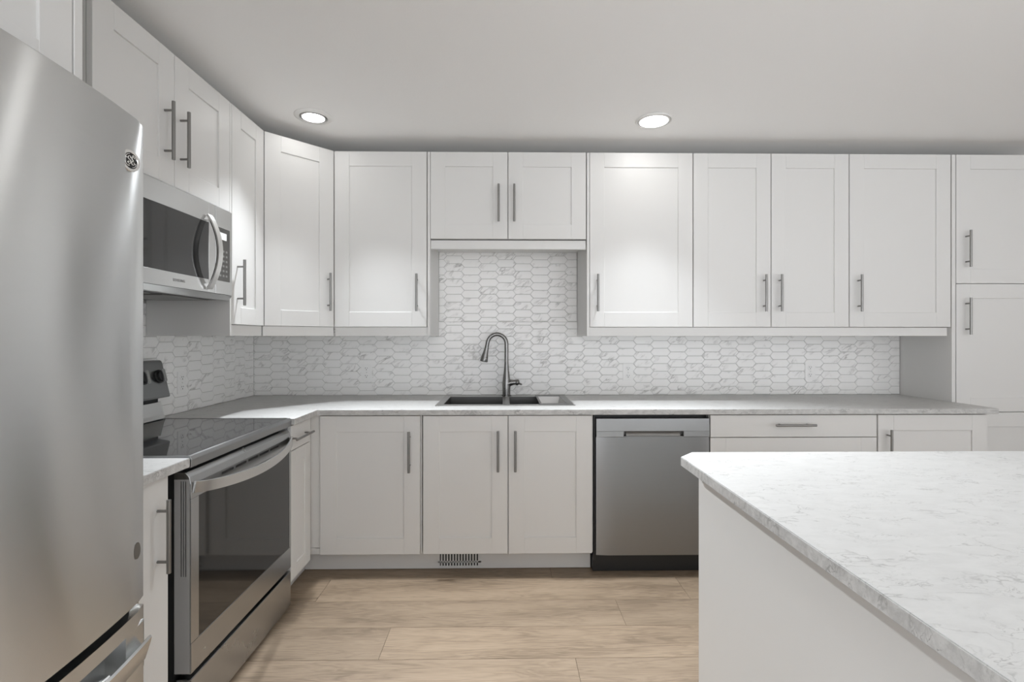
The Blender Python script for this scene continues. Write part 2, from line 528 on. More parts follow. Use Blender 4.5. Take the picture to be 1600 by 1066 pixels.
# ================================================================== tile backsplash
def clip(poly, f):
    out = []
    for i in range(len(poly)):
        a, b = poly[i], poly[(i+1) % len(poly)]
        fa, fb = f(a), f(b)
        if fa >= 0: out.append(a)
        if (fa >= 0) != (fb >= 0):
            t = fa/(fa-fb); out.append((a[0]+(b[0]-a[0])*t, a[1]+(b[1]-a[1])*t))
    return out
def tiles(u1, regions, place):
    """picket tiles over rectangles (u0,u1,z0,z1) of a wall; place(u, z, out) -> point"""
    mb = MB(); cols = []
    P, A, H, G = 4.48, .42, 2.0, .055
    for (ua, ub, za, zb) in regions:
        k0 = int((ua-.3)//P)-1
        for k in range(k0, int((ub-.3)//P)+2):
            l, r = .3+P*k, .3+P*(k+1)
            zc0 = 35.2 if k % 2 == 0 else 34.15
            for j in range(-1, 24):
                zc = zc0+H*j
                if zc-1.1 > zb or zc+1.1 < za: continue
                h = [(l-A+G*1.1, zc), (l+A+G*.3, zc-H/2+G), (r-A-G*.3, zc-H/2+G), (r+A-G*1.1, zc), (r-A-G*.3, zc+H/2-G), (l+A+G*.3, zc+H/2-G)]
                for f in (lambda p: p[0]-ua-.03, lambda p: ub-.03-p[0], lambda p: p[1]-za-.03, lambda p: zb-.03-p[1]):
                    h = clip(h, f)
                    if len(h) < 3: break
                if len(h) < 3: continue
                cx = sum(p[0] for p in h)/len(h); cz = sum(p[1] for p in h)/len(h)
                if max(p[0] for p in h)-min(p[0] for p in h) < .15 or max(p[1] for p in h)-min(p[1] for p in h) < .12: continue
                ins = []
                for p in h:
                    dx, dz = cx-p[0], cz-p[1]
                    ins.append((p[0]+math.copysign(min(.06, abs(dx)*.5), dx), p[1]+math.copysign(min(.06, abs(dz)*.5), dz)))
                n = len(h)
                lo = [mb.bm.verts.new(place(*p, .18)) for p in h]
                mi = [mb.bm.verts.new(place(*p, .31)) for p in h]
                hi = [mb.bm.verts.new(place(*p, .35)) for p in ins]
                c = 0
                for i in range(n):
                    m2 = (i+1) % n
                    mb.bm.faces.new((lo[i], lo[m2], mi[m2], mi[i])); mb.bm.faces.new((mi[i], mi[m2], hi[m2], hi[i])); c += 2
                mb.bm.faces.new(hi); c += 1
                cols.append((c, rnd()))
    return mb, cols
regB = [(.36, 168.7, 35.05, 54.0), (47.95, 83.75, 54.0, 73.5)]
bs = thing('tile_backsplash', 'white marble picket tile backsplash on the back wall behind sink', 'backsplash', 0, 0, 35.0)
mb, cols = tiles(168, regB, lambda u, z, o: (u, -o, z))
o = mb.build('tile', M['tile'], bs); colour_pieces(o, cols)
g = MB()
for r in regB: g.wbox(r[0]-.3, r[1], .03, .27, r[2], r[3])
g.build('grout', M['grout'], bs)
regL = [(.36, 82.0, 35.05, 56.4)]
bl = thing('tile_backsplash', 'white marble picket tile backsplash on the left wall behind range', 'backsplash', 0, 0, 35.0)
mb, cols = tiles(82, regL, lambda u, z, o: (o, -u, z))
o = mb.build('tile', M['tile'], bl); colour_pieces(o, cols)
MB().wbox(.03, .27, .3, 82.0, 35.05, 56.4).build('grout', M['grout'], bl)

# ================================================================== cabinet parts
HL = 4.25      # half the length of a bar pull
def bar_pull(parent, x, z, yf, vertical=True, M4=None, half=HL, post=2.95, off=1.3):
    h = MB(M4)
    if vertical:
        h.tube([(x, yf-off, z-half), (x, yf-off, z+half)], .25, 14)
        for s in (-post, post): h.tube([(x, yf+.02, z+s), (x, yf-off, z+s)], .17, 10)
    else:
        h.tube([(x-half, yf-off, z), (x+half, yf-off, z)], .25, 14)
        for s in (-post, post): h.tube([(x+s, yf+.02, z), (x+s, yf-off, z)], .17, 10)
    return h.build('handle', M['nickel'], parent, world=False, smooth=40)
def shaker(parent, name, x0, x1, z0, z1, yf, M4=None, fr=3.35, slab=False):
    """front of a door or drawer; its face at y = yf, looking along -y"""
    d = MB(M4); t = .75
    if slab:
        d.box(x0, x1, yf, yf+t, z0, z1, .05)
    else:
        d.box(x0, x0+fr, yf, yf+t, z0, z1, .045)
        d.box(x1-fr, x1, yf, yf+t, z0, z1, .045)
        d.box(x0+fr, x1-fr, yf, yf+t, z0, z0+fr, .045)
        d.box(x0+fr, x1-fr, yf, yf+t, z1-fr, z1, .045)
        d.box(x0+fr-.1, x1-fr+.1, yf+.26, yf+t-.05, z0+fr-.1, z1-fr+.1)
    return d.build(name, M['cab'], parent, world=False)
def cabinet(label, x, d, z0, rot, w, h, depth, cat='cabinet', name='wall_cabinet', body=True, y0=-.4, group=None):
    r = thing(name, label, cat, x, d, z0, rot, group)
    if body:
        MB().box(.03, w-.03, -depth, y0, 0.02, h-.02).build('body', M['carcass'], r, world=False)
    return r

ZT, ZB, ZS = 92.5, 52.45, 72.6
HU = ZT-ZB
YF = -15.57
# --- back wall, right-hand neighbours of the corner
c = cabinet('white single-door wall cabinet between the diagonal corner cabinet and the sink cabinet', 26.02, 0, ZB, 0, 21.2, HU, 14.7)
dr = shaker(c, 'door', .10, 21.07, 0, HU, YF); bar_pull(dr, 18.95, 7.75, YF)
MB().box(21.29, 21.87, YF+.05, -.4, -2.1, HU, .04).build('side_panel', M['cab'], c, world=False)
MB().box(.1, 21.25, -15.0, -14.3, -2.1, -.1, .04).build('light_rail', M['cab'], c, world=False)
c = cabinet('short white two-door wall cabinet above the sink and faucet', 47.93, 0, ZS, 0, 35.86, ZT-ZS, 14.7)
dr = shaker(c, 'door', .04, 17.68, 0, ZT-ZS, YF); bar_pull(dr, 15.65, 8.0, YF)
dr = shaker(c, 'door', 17.86, 35.68, 0, ZT-ZS, YF); bar_pull(dr, 19.2, 8.0, YF)
MB().box(.05, 35.75, -15.1, -14.3, -2.3, -.25, .06).box(.05, 35.75, -14.28, -.5, -.6, -.1).box(.1, 35.7, -15.3, -15.0, -2.35, -2.05, .08).build('light_rail', M['cab'], c, world=False)
c = cabinet('white single-door wall cabinet just right of the sink recess', 84.45, 0, ZB, 0, 23.9, HU, 14.7)
dr = shaker(c, 'door', .05, 23.83, 0, HU, YF); bar_pull(dr, 1.75, 7.75, YF)
MB().box(-.6, -.03, YF+.05, -.4, -2.1, HU, .04).build('side_panel', M['cab'], c, world=False)
c = cabinet('white two-door wall cabinet in the middle of the run over the dishwasher', 108.4, 0, ZB, 0, 36.3, HU, 14.7)
dr = shaker(c, 'door', .1, 18.02, 0, HU, YF); bar_pull(dr, 16.35, 7.75, YF)
dr = shaker(c, 'door', 18.2, 36.24, 0, HU, YF); bar_pull(dr, 19.95, 7.75, YF)
c = cabinet('white single-door wall cabinet beside the tall pantry', 144.75, 0, ZB, 0, 23.9, HU, 14.7)
dr = shaker(c, 'door', .1, 23.78, 0, HU, YF); bar_pull(dr, 2.05, 7.75, YF)
tag(MB().wbox(84.5, 168.2, 14.3, 15.0, 50.35, 52.3, .04).build('light_rail', M['cab']), 'long white light rail under the three wall cabinets right of the sink', 'trim')
# --- tall pantry
c = cabinet('tall white three-door pantry cabinet at the right end of the back wall', 169.75, 0, 0, 0, 24.0, ZT, 14.7, name='pantry_cabinet')
dr = shaker(c, 'door', .12, 23.9, 62.58, ZT, YF); bar_pull(dr, 2.35, 70.5, YF)
dr = shaker(c, 'door', .12, 23.9, 32.72, 62.42, YF); bar_pull(dr, 2.35, 54.9, YF)
dr = shaker(c, 'door', .12, 23.9, 4.6, 32.56, YF)
MB().box(-.92, -.05, YF+.02, -.05, 0, ZT, .04).build('side_panel', M['cab'], c, world=False)
MB().box(.1, 23.9, -12.9, -12.2, 0, 4.5).build('toe_kick', M['toe'], c, world=False)
# --- diagonal corner
c = thing('wall_cabinet', 'white diagonal corner wall cabinet where the two walls meet', 'cabinet', 0, 0, ZB)
MB().prism([(.4, -.4), (25.9, -.4), (25.9, -14.75), (14.75, -26.6), (.4, -26.6)], 'z', ZB, ZT-.02).build('body', M['carcass'], c)
A = Vector((15.50, -26.66, 0)); B = Vector((26.05, -15.62, 0))
ang = math.atan2(B.y-A.y, B.x-A.x); wl = (B-A).length
MD = Matrix.Translation((A.x, A.y, 0)) @ Matrix.Rotation(ang, 4, 'Z')
dr = shaker(c, 'door', .06, wl-.06, 0, HU, 0.0, MD); bar_pull(dr, wl-1.5, 7.75, 0.0, M4=MD)
MB(MD).box(-.1, wl+.1, .45, 1.1, -2.1, -.1, .03).build('light_rail', M['cab'], c, world=False)
# --- left wall
XL = -15.44
R90 = math.pi/2
c = cabinet('narrow white wall cabinet between the microwave and the diagonal corner cabinet', 0, 39.3, ZB, R90, 12.65, HU, 14.6)
dr = shaker(c, 'door', .55, 12.58, 0, HU, XL, fr=3.2); bar_pull(dr, 2.45, 7.75, XL)
MB().box(-.02, .48, XL+.05, -.4, -2.1, HU, .03).build('side_panel', M['cab'], c, world=False)
MB().box(.5, 12.6, -14.95, -14.3, -2.1, -.1, .03).build('light_rail', M['cab'], c, world=False)
c = cabinet('short white two-door wall cabinet above the microwave', 0, 69.65, ZS, R90, 30.2, ZT-ZS, 14.6)
dr = shaker(c, 'door', .05, 15.0, 0, ZT-ZS, XL); bar_pull(dr, 12.85, 7.6, XL)
dr = shaker(c, 'door', 15.13, 30.15, 0, ZT-ZS, XL); bar_pull(dr, 16.42, 7.6, XL)
c = cabinet('deep white cabinet above the refrigerator', 0, 119.0, ZS, R90, 36.0, ZT-ZS, 23.6)
dr = shaker(c, 'door', .1, 17.9, 0, ZT-ZS, -24.5); dr = shaker(c, 'door', 18.1, 35.95, 0, ZT-ZS, -24.5)
tag(MB().wbox(.05, 24.55, 81.95, 82.9, 0, ZT, .05).build('tall_side_panel', M['cab']), 'tall white end panel standing beside the refrigerator', 'panel')

# ================================================================== base cabinets
YB = -25.54
zb, ztp = 4.72, 33.62
def base(label, x, d, rot, w, yf=YB, name='base_cabinet', top=33.78):
    return cabinet(label, x, d, 0, rot, w, top, -yf-.87, name=name, body=False)
def base_body(c, w, yf=YB, z0=4.6, hole=None):
    b = MB()
    y1 = yf+.87
    b.box(.03, .7, y1, -.5, z0, 33.75).box(w-.7, w-.03, y1, -.5, z0, 33.75)
    b.box(.7, w-.7, y1, -.5, z0, z0+.7).box(.7, w-.7, -1.2, -.5, z0+.7, 33.75)
    b.box(.7, w-.7, y1, y1+.7, 32.9, 33.75).box(.7, w-.7, y1+.02, y1+.4, z0+.7, 32.9)
    return b.build('body', M['carcass'], c, world=False)
c = base('white single-door base cabinet at the left end of the back run', 26.4, 0, 0, 21.2)
base_body(c, 21.2)
dr = shaker(c, 'door', .1, 20.83, zb, ztp, YB); bar_pull(dr, 18.75, 26.3, YB)
c = base('white two-door base cabinet under the sink', 47.7, 0, 0, 35.9)
base_body(c, 35.9)
dr = shaker(c, 'door', .2, 17.86, zb, ztp, YB); bar_pull(dr, 15.85, 26.4, YB)
dr = shaker(c, 'door', 18.06, 35.57, zb, ztp, YB); bar_pull(dr, 19.45, 26.4, YB)
c = base('white three-drawer base cabinet between the dishwasher and the end cabinet', 108.2, 0, 0, 35.7)
base_body(c, 35.7)
dr = shaker(c, 'drawer', .07, 35.5, 29.0, ztp, YB, slab=True); bar_pull(dr, 17.6, 31.65, YB, False)
dr = shaker(c, 'drawer', .07, 35.5, 14.0, 28.84, YB); bar_pull(dr, 17.6, 24.6, YB, False)
dr = shaker(c, 'drawer', .07, 35.5, zb, 13.85, YB); bar_pull(dr, 17.6, 10.4, YB, False)
c = base('white single-door base cabinet at the right end of the counter', 143.93, 0, 0, 24.0)
base_body(c, 24.0)
dr = shaker(c, 'door', .07, 23.62, zb, ztp, YB); bar_pull(dr, 2.0, 26.4, YB)
# corner
c = thing('base_cabinet', 'white blind corner base cabinet with recessed filler strips', 'cabinet', 0, 0, 0)
MB().prism([(.5, -.5), (24.3, -.5), (24.3, -24.4), (23.9, -27.6), (.5, -27.6)], 'z', 4.6, 33.75).build('body', M['carcass'], c)
MB().wbox(24.35, 26.35, 24.5, 25.05, 6.0, 33.7, .03).wbox(24.35, 26.35, 24.5, 25.15, 4.7, 5.9, .03).wbox(24.0, 24.34, 25.0, 27.75, 4.7, 33.7, .03).build('filler_strip', M['cab'], c)
# left run, between corner and range
c = base('narrow white drawer-over-door base cabinet between the range and the corner', 0, 37.15, R90, 9.3, -25.4)
base_body(c, 9.3, -25.4)
dr = shaker(c, 'drawer', .06, 9.25, 29.0, ztp, -25.4, slab=True); bar_pull(dr, 3.6, 31.2, -25.4, False, half=4.1)
dr = shaker(c, 'door', .06, 9.25, zb, 28.85, -25.4, fr=2.6)
c = base('narrow white base cabinet between the range and the refrigerator', 0, 81.85, R90, 11.9, -24.7)
base_body(c, 11.9, -24.7)
dr = shaker(c, 'door', .06, 11.85, zb, ztp, -24.7, slab=True); bar_pull(dr, 10.0, 27.0, -24.7)
# toe kicks
tk = MB().wbox(22.0, 83.5, 21.4, 22.0, .12, 4.55).wbox(21.4, 22.0, 22.05, 37.1, .12, 4.55)
tag(tk.build('toe_kick', M['toe']), 'pale grey toe kick board under the corner and sink base cabinets', 'toe kick')
tag(MB().wbox(108.4, 167.8, 21.4, 22.0, .12, 4.55).build('toe_kick', M['toe']), 'pale grey toe kick board right of the dishwasher behind the island', 'toe kick')
tag(MB().wbox(21.0, 21.6, 70.1, 81.8, .12, 4.55).build('toe_kick', M['toe']), 'short toe kick board below the cabinet beside the refrigerator', 'toe kick')
# heating grille in the toe kick
v = thing('vent_grille', 'small white slotted vent grille in the toe kick below the sink', 'vent', 55.2, 22.02, .4)
n = 14; x0, x1 = 50.6, 59.8; pit = (x1-x0-.6)/n
gm = MB()
gm.wbox(x0, x1, 22.06, 22.2, 3.75, 4.4).wbox(x0, x1, 22.06, 22.2, 1.4, 1.75).wbox(x0, x1, 22.06, 22.2, .35, .75)
for k in range(n+1):
    xx = x0+.0+pit*k
    gm.wbox(xx, xx+(.3 if 0 < k < n else .6 if k == n else .36), 22.06, 22.2, .75, 3.75)
gm.build('grille', M['vent'], v)
MB().wbox(x0+.1, x1-.1, 22.02, 22.05, .45, 4.3).build('slot_backing', M['black'], v)

# ================================================================== countertops
def slab(xs, ds, inc, z0, z1):
    mb = MB(); bm = mb.bm; V = {}
    def vt(i, j, t):
        k = (i, j, t)
        if k not in V: V[k] = bm.verts.new((xs[i], -ds[j], z1 if t else z0))
        return V[k]
    nx, nd = len(xs)-1, len(ds)-1
    ok = lambda i, j: 0 <= i < nx and 0 <= j < nd and inc((xs[i]+xs[i+1])/2, (ds[j]+ds[j+1])/2)
    for i in range(nx):
        for j in range(nd):
            if not ok(i, j): continue
            for t in (0, 1): bm.faces.new((vt(i,j,t), vt(i+1,j,t), vt(i+1,j+1,t), vt(i,j+1,t)))
            for (di, dj, a, b) in ((-1,0,(i,j),(i,j+1)), (1,0,(i+1,j),(i+1,j+1)), (0,-1,(i,j),(i+1,j)), (0,1,(i,j+1),(i+1,j+1))):
                if not ok(i+di, j+dj): bm.faces.new((vt(*a,0), vt(*b,0), vt(*b,1), vt(*a,1)))
    return mb
ZK = 35.0
def inc(x, d):
    if 50.9 < x < 79.3 and 3.9 < d < 19.4: return False
    if d < 26.25: return x < 168.75 or (x < 169.25 and d > 15.62)
    return x < 26.1
ct = slab([.06, 26.1, 50.9, 79.3, 168.75, 169.25], [.06, 3.9, 15.62, 19.4, 26.25, 37.2], inc, 33.87, ZK)
tag(ct.build('countertop', M['count'], bevel=.07), 'long L-shaped white marbled countertop holding the sink', 'countertop')
tag(MB().wbox(.06, 25.6, 67.25, 81.9, 33.87, ZK, .06, 2).build('countertop', M['count']), 'short white marbled countertop piece between the range and the refrigerator', 'countertop')

def edge_band(o):
    o.data.materials.append(M['edge'])
    for p_ in o.data.polygons:
        if abs(p_.normal.z) < .5: p_.material_index = 1
    return o
for o in [q for q in COL.objects if q.name.startswith('countertop')]: edge_band(o)

# ================================================================== kitchen island
isl = thing('kitchen_island', 'white kitchen island with an overhanging pale marbled top', 'island', 112, 91, 0)
MB().wbox(90.4, 133.5, 68.0, 118, .1, 33.8).build('body', M['carcass'], isl)
MB().wbox(89.6, 90.38, 67.1, 118.6, 0, 33.82, .04).build('side_panel', M['cab'], isl)
MB().wbox(90.4, 133.5, 67.3, 67.98, 4.6, 33.82, .04).build('front_panel', M['cab'], isl)
isl_top = MB().prism([(87.15, -67.5), (89.5, -65.0), (137, -65.0), (137, -120.5), (87.15, -120.5)], 'z', 33.87, ZK, .07, 2)
isl_top = isl_top.build('countertop', M['count'], isl); edge_band(isl_top)

# ================================================================== sink, tray and faucet
sk = thing('kitchen_sink', 'dark grey double-bowl drop-in sink in the countertop', 'sink', 65, 11, 27)
SX = [49.75, 51.4, 64.5, 66.1, 79.0, 80.5]; SD = [2.2, 4.4, 19.0, 20.6]
rim = slab(SX, SD, lambda x, d: not ((51.4 < x < 64.5 or 66.1 < x < 79.0) and 4.4 < d < 19.0), ZK+.01, ZK+.16)
rim.build('rim', M['gun_hi'], sk, bevel=.04)
for a, b in ((51.4, 64.5), (66.1, 79.0)):
    w = MB()
    w.wbox(a-.12, a, 4.3, 19.1, 27, ZK).wbox(b, b+.12, 4.3, 19.1, 27, ZK).wbox(a, b, 4.28, 4.4, 27, ZK).wbox(a, b, 19.0, 19.12, 27, ZK).wbox(a, b, 4.4, 19.0, 26.9, 27.02)
    w.build('bowl', M['gun'], sk)
    MB().lathe([(1.7, 27.03), (1.7, 27.15), (1.2, 27.15), (1.2, 27.08)], ((a+b)/2, -10.5, 0), 'z', 24).build('drain', M['gun_hi'], sk, smooth=30)
ty = thing('drain_tray', 'stainless drain tray laid across the right end of the sink', 'tray', 76, 11, 35.2)
t = MB()
tx0, tx1, td0, td1 = 72.7, 80.1, 2.6, 20.3
bt, tp = (73.7, 78.8, 4.6, 18.7, 33.2), (tx0, tx1, td0, td1, ZK+.3)
for (x0, x1, d0, d1) in ((tx0, tx0+.5, td0, td1), (tx1-1.4, tx1, td0, td1), (tx0+.5, tx1-1.4, td0, 4.6), (tx0+.5, tx1-1.4, 18.8, td1)):
    t.wbox(x0, x1, d0, d1, ZK+.18, ZK+.32)
t.build('rim', M['gun'], ty)
q = MB()
C0 = [(73.15, -4.55), (78.75, -4.55), (78.75, -18.85), (73.15, -18.85)]; C1 = [(73.5, -5.1), (78.3, -5.1), (78.3, -18.3), (73.5, -18.3)]
for i in range(4):
    j = (i+1) % 4
    q.poly([(*C0[i], ZK+.2), (*C0[j], ZK+.2), (*C1[j], 33.3), (*C1[i], 33.3)])
q.poly([(*p, 33.3) for p in C1])
o = q.build('pan', M['tray'], ty)
so = o.modifiers.new('gauge', 'SOLIDIFY'); so.thickness = .05*I
f = thing('faucet', 'dark gooseneck pull-down kitchen faucet standing behind the sink', 'faucet', 65.35, 3.3, ZK+.17)
FD = -3.3
b = MB()
b.lathe([(1.25, ZK+.17), (1.25, ZK+.4), (1.0, ZK+.5), (.98, 36.5), (1.02, 38.2), (.9, 39.6), (.66, 41.5), (.52, 43.4), (.48, 45.0)], (65.4, FD, 0), 'z', 28)
b.build('body', M['faucet'], f, smooth=40)
pts = [(65.4, FD, 44.9), (65.4, FD, 46.5), (65.4, FD, 48.3)]
for k in range(1, 15):
    a = math.radians(165*k/14); pts.append((63.0+2.4*math.cos(a), FD, 48.35+2.45*math.sin(a)))
pts.append((60.35, FD, 47.3))
MB().tube(pts, .5, 18).build('spout', M['faucet'], f, smooth=60)
MB().tube([(60.38, FD, 47.4), (60.3, FD, 47.0), (60.1, FD, 46.1), (59.85, FD, 44.9), (59.68, FD, 44.0), (59.65, FD, 43.85)], [.54, .57, .68, .88, 1.0, .9], 20).build('spray_head', M['faucet'], f, smooth=40)
lv = MB().tube([(65.6, FD, 38.2), (66.5, FD, 38.5), (67.4, FD-.05, 38.6), (67.9, FD-.1, 38.6)], [1.0, .8, .62, .66], 18)
lv.tube([(67.7, FD-.1, 38.6), (67.95, FD-.12, 38.58), (68.3, FD-.15, 38.52), (68.55, FD-.2, 38.45), (68.65, FD-.2, 38.42)], [.55, .78, .8, .55, .25], 18)
lv.tube([(68.4, FD-.3, 38.4), (68.9, FD-1.2, 38.3), (69.1, FD-2.0, 38.25)], [.28, .22, .24], 12)
lv.build('lever', M['faucet'], f, smooth=50)

# ================================================================== dishwasher
dw = thing('dishwasher', 'stainless steel dishwasher between the sink base and the drawers', 'dishwasher', 96, 24, 0)
MB().wbox(83.75, 108.1, 1, 23.6, .1, 33.7).wbox(83.75, 84.0, 23.62, 25.0, 4.0, 33.7).build('tub', M['black'], dw)
DX0, DX1 = 84.12, 107.98
p = MB()
nseg = 10
pts = []
for k in range(nseg+1):                      # a slightly bowed outer skin
    t_ = k/nseg; e = abs(2*t_-1)
    pts.append((DX0+(DX1-DX0)*t_, -25.8+.28*max(0, e-.82)/.18*max(0, e-.82)/.18))
pts += [(DX1, -23.7), (DX0, -23.7)]
p.prism(pts, 'z', 4.35, 29.1, 0)
p.build('door_panel', M['steel_dark'], dw, smooth=25)
cp = MB()
hx0, hx1 = 89.9, 102.5
cp.prism([(-25.85, 30.35), (-25.7, 33.0), (-23.7, 33.0), (-23.7, 30.35)], 'x', DX0, DX1, .04)
cp.prism([(-25.88, 29.16), (-25.85, 30.34), (-23.7, 30.34), (-23.7, 29.16)], 'x', DX0, hx0, .03)
cp.prism([(-25.88, 29.16), (-25.85, 30.34), (-23.7, 30.34), (-23.7, 29.16)], 'x', hx1, DX1, .03)
cp.wbox(hx0, hx1, 25.5, 25.88, 29.16, 29.3)
cp.build('control_strip', M['steel_mid'], dw)
MB().wbox(hx0+.02, hx1-.02, 23.8, 24.6, 29.3, 30.33).build('handle_pocket', M['gun'], dw)
MB().prism([(-25.5, 29.32), (-25.2, 29.32), (-24.7, 30.3), (-24.9, 30.3)], 'x', hx0+.6, hx1-.6).build('grip', M['gun_hi'], dw)
k = MB().wbox(83.7, 108.1, 21.5, 22.6, .1, 4.2, .06)
k.wbox(87.0, 104.8, 22.6, 22.72, 2.0, 2.12).wbox(83.75, 84.3, 22.6, 24.2, 2.6, 4.6)
k.build('kick_plate', M['blackm'], dw)
for xx in (85.6, 106.2):
    MB().lathe([(.32, -22.62), (.3, -22.78), (.12, -22.82), (.05, -22.74)], (xx, 0, 2.6), 'y', 16).build('screw', M['nickel'], dw, smooth=30)

# ================================================================== range
rg = thing('range', 'stainless steel range with black glass cooktop against the left wall', 'range', 13, 52, 0)
R0, R1 = 37.32, 66.95
MB().wbox(.5, 23.3, R0+.05, R1-.05, 1.2, 34.0).wbox(2, 22.8, R0+.5, R1-.5, 0, 1.2).build('body', M['blackm'], rg)
MB().wbox(2.6, 24.9, R0+.25, R1-.25, 34.3, 35.12, .05).build('cooktop', M['cook'], rg)
tr = MB()
tr.prism([(24.92, 33.6), (25.5, 33.7), (25.62, 34.7), (25.35, 35.15), (24.92, 35.15)], 'y', -R1, -R0, .05)
tr.wbox(.6, 24.91, R0, R0+.24, 34.0, 35.17).wbox(.6, 24.91, R1-.24, R1, 34.0, 35.17).wbox(.6, 24.91, R0+.25, R1-.25, 33.95, 34.28)
tr.build('cooktop_trim', M['steel_mid'], rg)
wy0, wy1, wz0, wz1 = 38.1, 65.3, 11.55, 29.7
od = MB()
od.wbox(23.4, 25.5, R0+.05, R1-.02, 7.65, wz0, .08, 2).wbox(23.4, 25.5, R0+.05, wy0, wz0, wz1).wbox(23.4, 25.5, wy1, R1-.02, wz0, wz1)
od.prism([(23.4, wz1), (25.5, wz1), (25.5, 31.6), (25.3, 32.5), (24.8, 33.05), (23.4, 33.1)], 'y', -R1+.02, -R0-.05, .04)
od = od.build('oven_door', M['steel_rng'], rg)
MB().wbox(24.6, 25.46, wy0+.01, wy1-.01, wz0+.01, wz1-.01).build('oven_window', M['glass'], od)
hp = []
for i in range(25):
    t_ = i/24; s_ = math.sin(math.pi*t_)**.75
    hp.append((25.75+2.0*s_, -(R1-.3)+(R1-R0-.6)*t_, 31.2-1.15*s_))
MB().sweep(hp, [(-.68, -.16), (.68, -.16), (.72, 0), (.68, .2), (-.68, .2), (-.72, 0)], (0, 0, 1)).build('handle', M['steel_hi'], od, smooth=30)
vs = MB()
for q0 in (42.6, 46.2, 49.8, 53.4, 57.0):
    vs.wbox(25.45, 25.53, q0, q0+3.0, 30.95, 31.3)
vs.build('vent_slots', M['black'], od)
vg = MB()
for q0 in (.55, .95, 1.35): vg.wbox(23.9+q0*.7, 24.0+q0*.7, R1+.02, R1+.05, 20, 32, 0)
vg.build('side_rib', M['steel_dark'], od)
MB().wbox(23.45, 25.35, R1-.015, R1+.02, 7.8, 32.2).build('door_side', M['side'], od)
MB().wbox(23.6, 25.45, R0+.05, R1-.02, .6, 6.95, .08, 2).build('storage_drawer', M['steel_rng'], rg)
bgd = MB().prism([(.4, 38.85), (1.3, 38.8), (3.4, 39.2), (3.45, 39.4), (1.95, 45.55), (1.65, 45.85), (.4, 45.85)], 'y', -R1+.1, -R0-.03, .08, 2).build('control_panel', M['steel_dark'], rg)
MB().prism([(.4, 35.2), (2.6, 35.2), (2.3, 36.0), (1.75, 38.25), (.4, 38.3)], 'y', -R1+.1, -R0-.05, .05).build('rear_riser', M['steel'], rg)
MB().wbox(.45, 1.25, R0+.1, R1-.2, 38.28, 38.86).build('riser_gap', M['black'], rg)
tilt = math.atan2(1.5, 6.15)
for dk in (39.15, 43.3, 60.9, 65.0):
    KM = Matrix.Translation((2.55, -dk, 43.0)) @ Matrix.Rotation(-tilt, 4, 'Y')
    kb = MB(KM).lathe([(1.2, -.05), (1.2, .25), (1.0, .35), (.98, .75), (.9, .8)], (0, 0, 0), 'x', 28).build('knob', M['black'], bgd, smooth=30)
    MB(KM).box(.76, 1.25, -.3, .3, -1.15, 1.15, .1, 2).build('grip', M['nickel_hi'], bgd)
MB(Matrix.Translation((2.35, -52, 43.2)) @ Matrix.Rotation(-tilt, 4, 'Y')).box(.0, .12, -5, 5, -1.4, 1.4, .03).build('display', M['glass'], bgd)

# ================================================================== microwave over the range
mw = thing('microwave', 'stainless over-the-range microwave with a bowed handle', 'microwave', 8, 54, 56.6)
Q0, Q1 = 39.5, 69.4
MB().wbox(.5, 15.1, Q0+.03, Q1-.03, 57.0, 72.45).build('body', M['gun_hi'], mw)
g0, g1, gz0, gz1 = 46.6, 66.8, 59.72, 69.15
dr = MB()
dr.wbox(15.15, 15.85, 44.72, g0, 57.55, 72.4, .04).wbox(15.15, 15.85, g1, Q1, 57.55, 72.4, .04).wbox(15.15, 15.85, g0, g1, 57.55, gz0, .03).wbox(15.15, 15.85, g0, g1, gz1, 72.4, .03)
dr = dr.build('door', M['steel'], mw)
MB().wbox(15.3, 15.83, g0+.01, g1-.01, gz0+.01, gz1-.01).build('window', M['glass'], dr)
hp = []
for i in range(25):
    t_ = i/24; hp.append((16.1+1.75*math.sin(math.pi*t_)**.8, -46.9, 58.15+12.1*t_))
MB().sweep(hp, [(-.62, -.2), (.62, -.2), (.66, 0), (.5, .24), (-.5, .24), (-.66, 0)], (0, 1, 0)).wbox(15.8, 16.3, 46.5, 47.3, 58.1, 58.9).wbox(15.8, 16.3, 46.5, 47.3, 69.5, 70.3).build('handle', M['steel_hi'], dr, smooth=35)
MB().wbox(15.15, 15.85, Q0, 44.62, 57.55, 72.4, .04).build('control_column', M['steel'], mw)
cpn = MB().wbox(15.7, 15.9, 40.3, 44.0, 59.85, 69.05, .03).build('control_panel', M['gun'], mw)
kp = MB()
for a in range(3):
    for bq in range(6): kp.wbox(15.9, 15.92, 41.1+a*.95, 41.65+a*.95, 60.6+bq*.85, 60.95+bq*.85)
kp.build('keypad', M['gun_hi'], cpn)
MB().wbox(15.9, 15.93, 41.4, 43.6, 67.0, 68.2).build('display', M['plastic'], cpn)
MB().prism([(14.2, 56.62), (15.3, 56.62), (15.85, 57.5), (14.2, 57.5)], 'y', -Q1, -Q0, .03).build('bottom_lip', M['steel'], mw)
MB().wbox(.6, 14.1, Q0+.1, Q1-.1, 56.75, 56.98).build('underside', M['blackm'], mw)
un = MB()
for (a, b) in ((41.0, 53.0), (55.5, 68.0)):
    un.wbox(4.0, 12.5, a, b, 56.55, 56.74, .05)
un.build('grease_filter', M['filt'], mw)

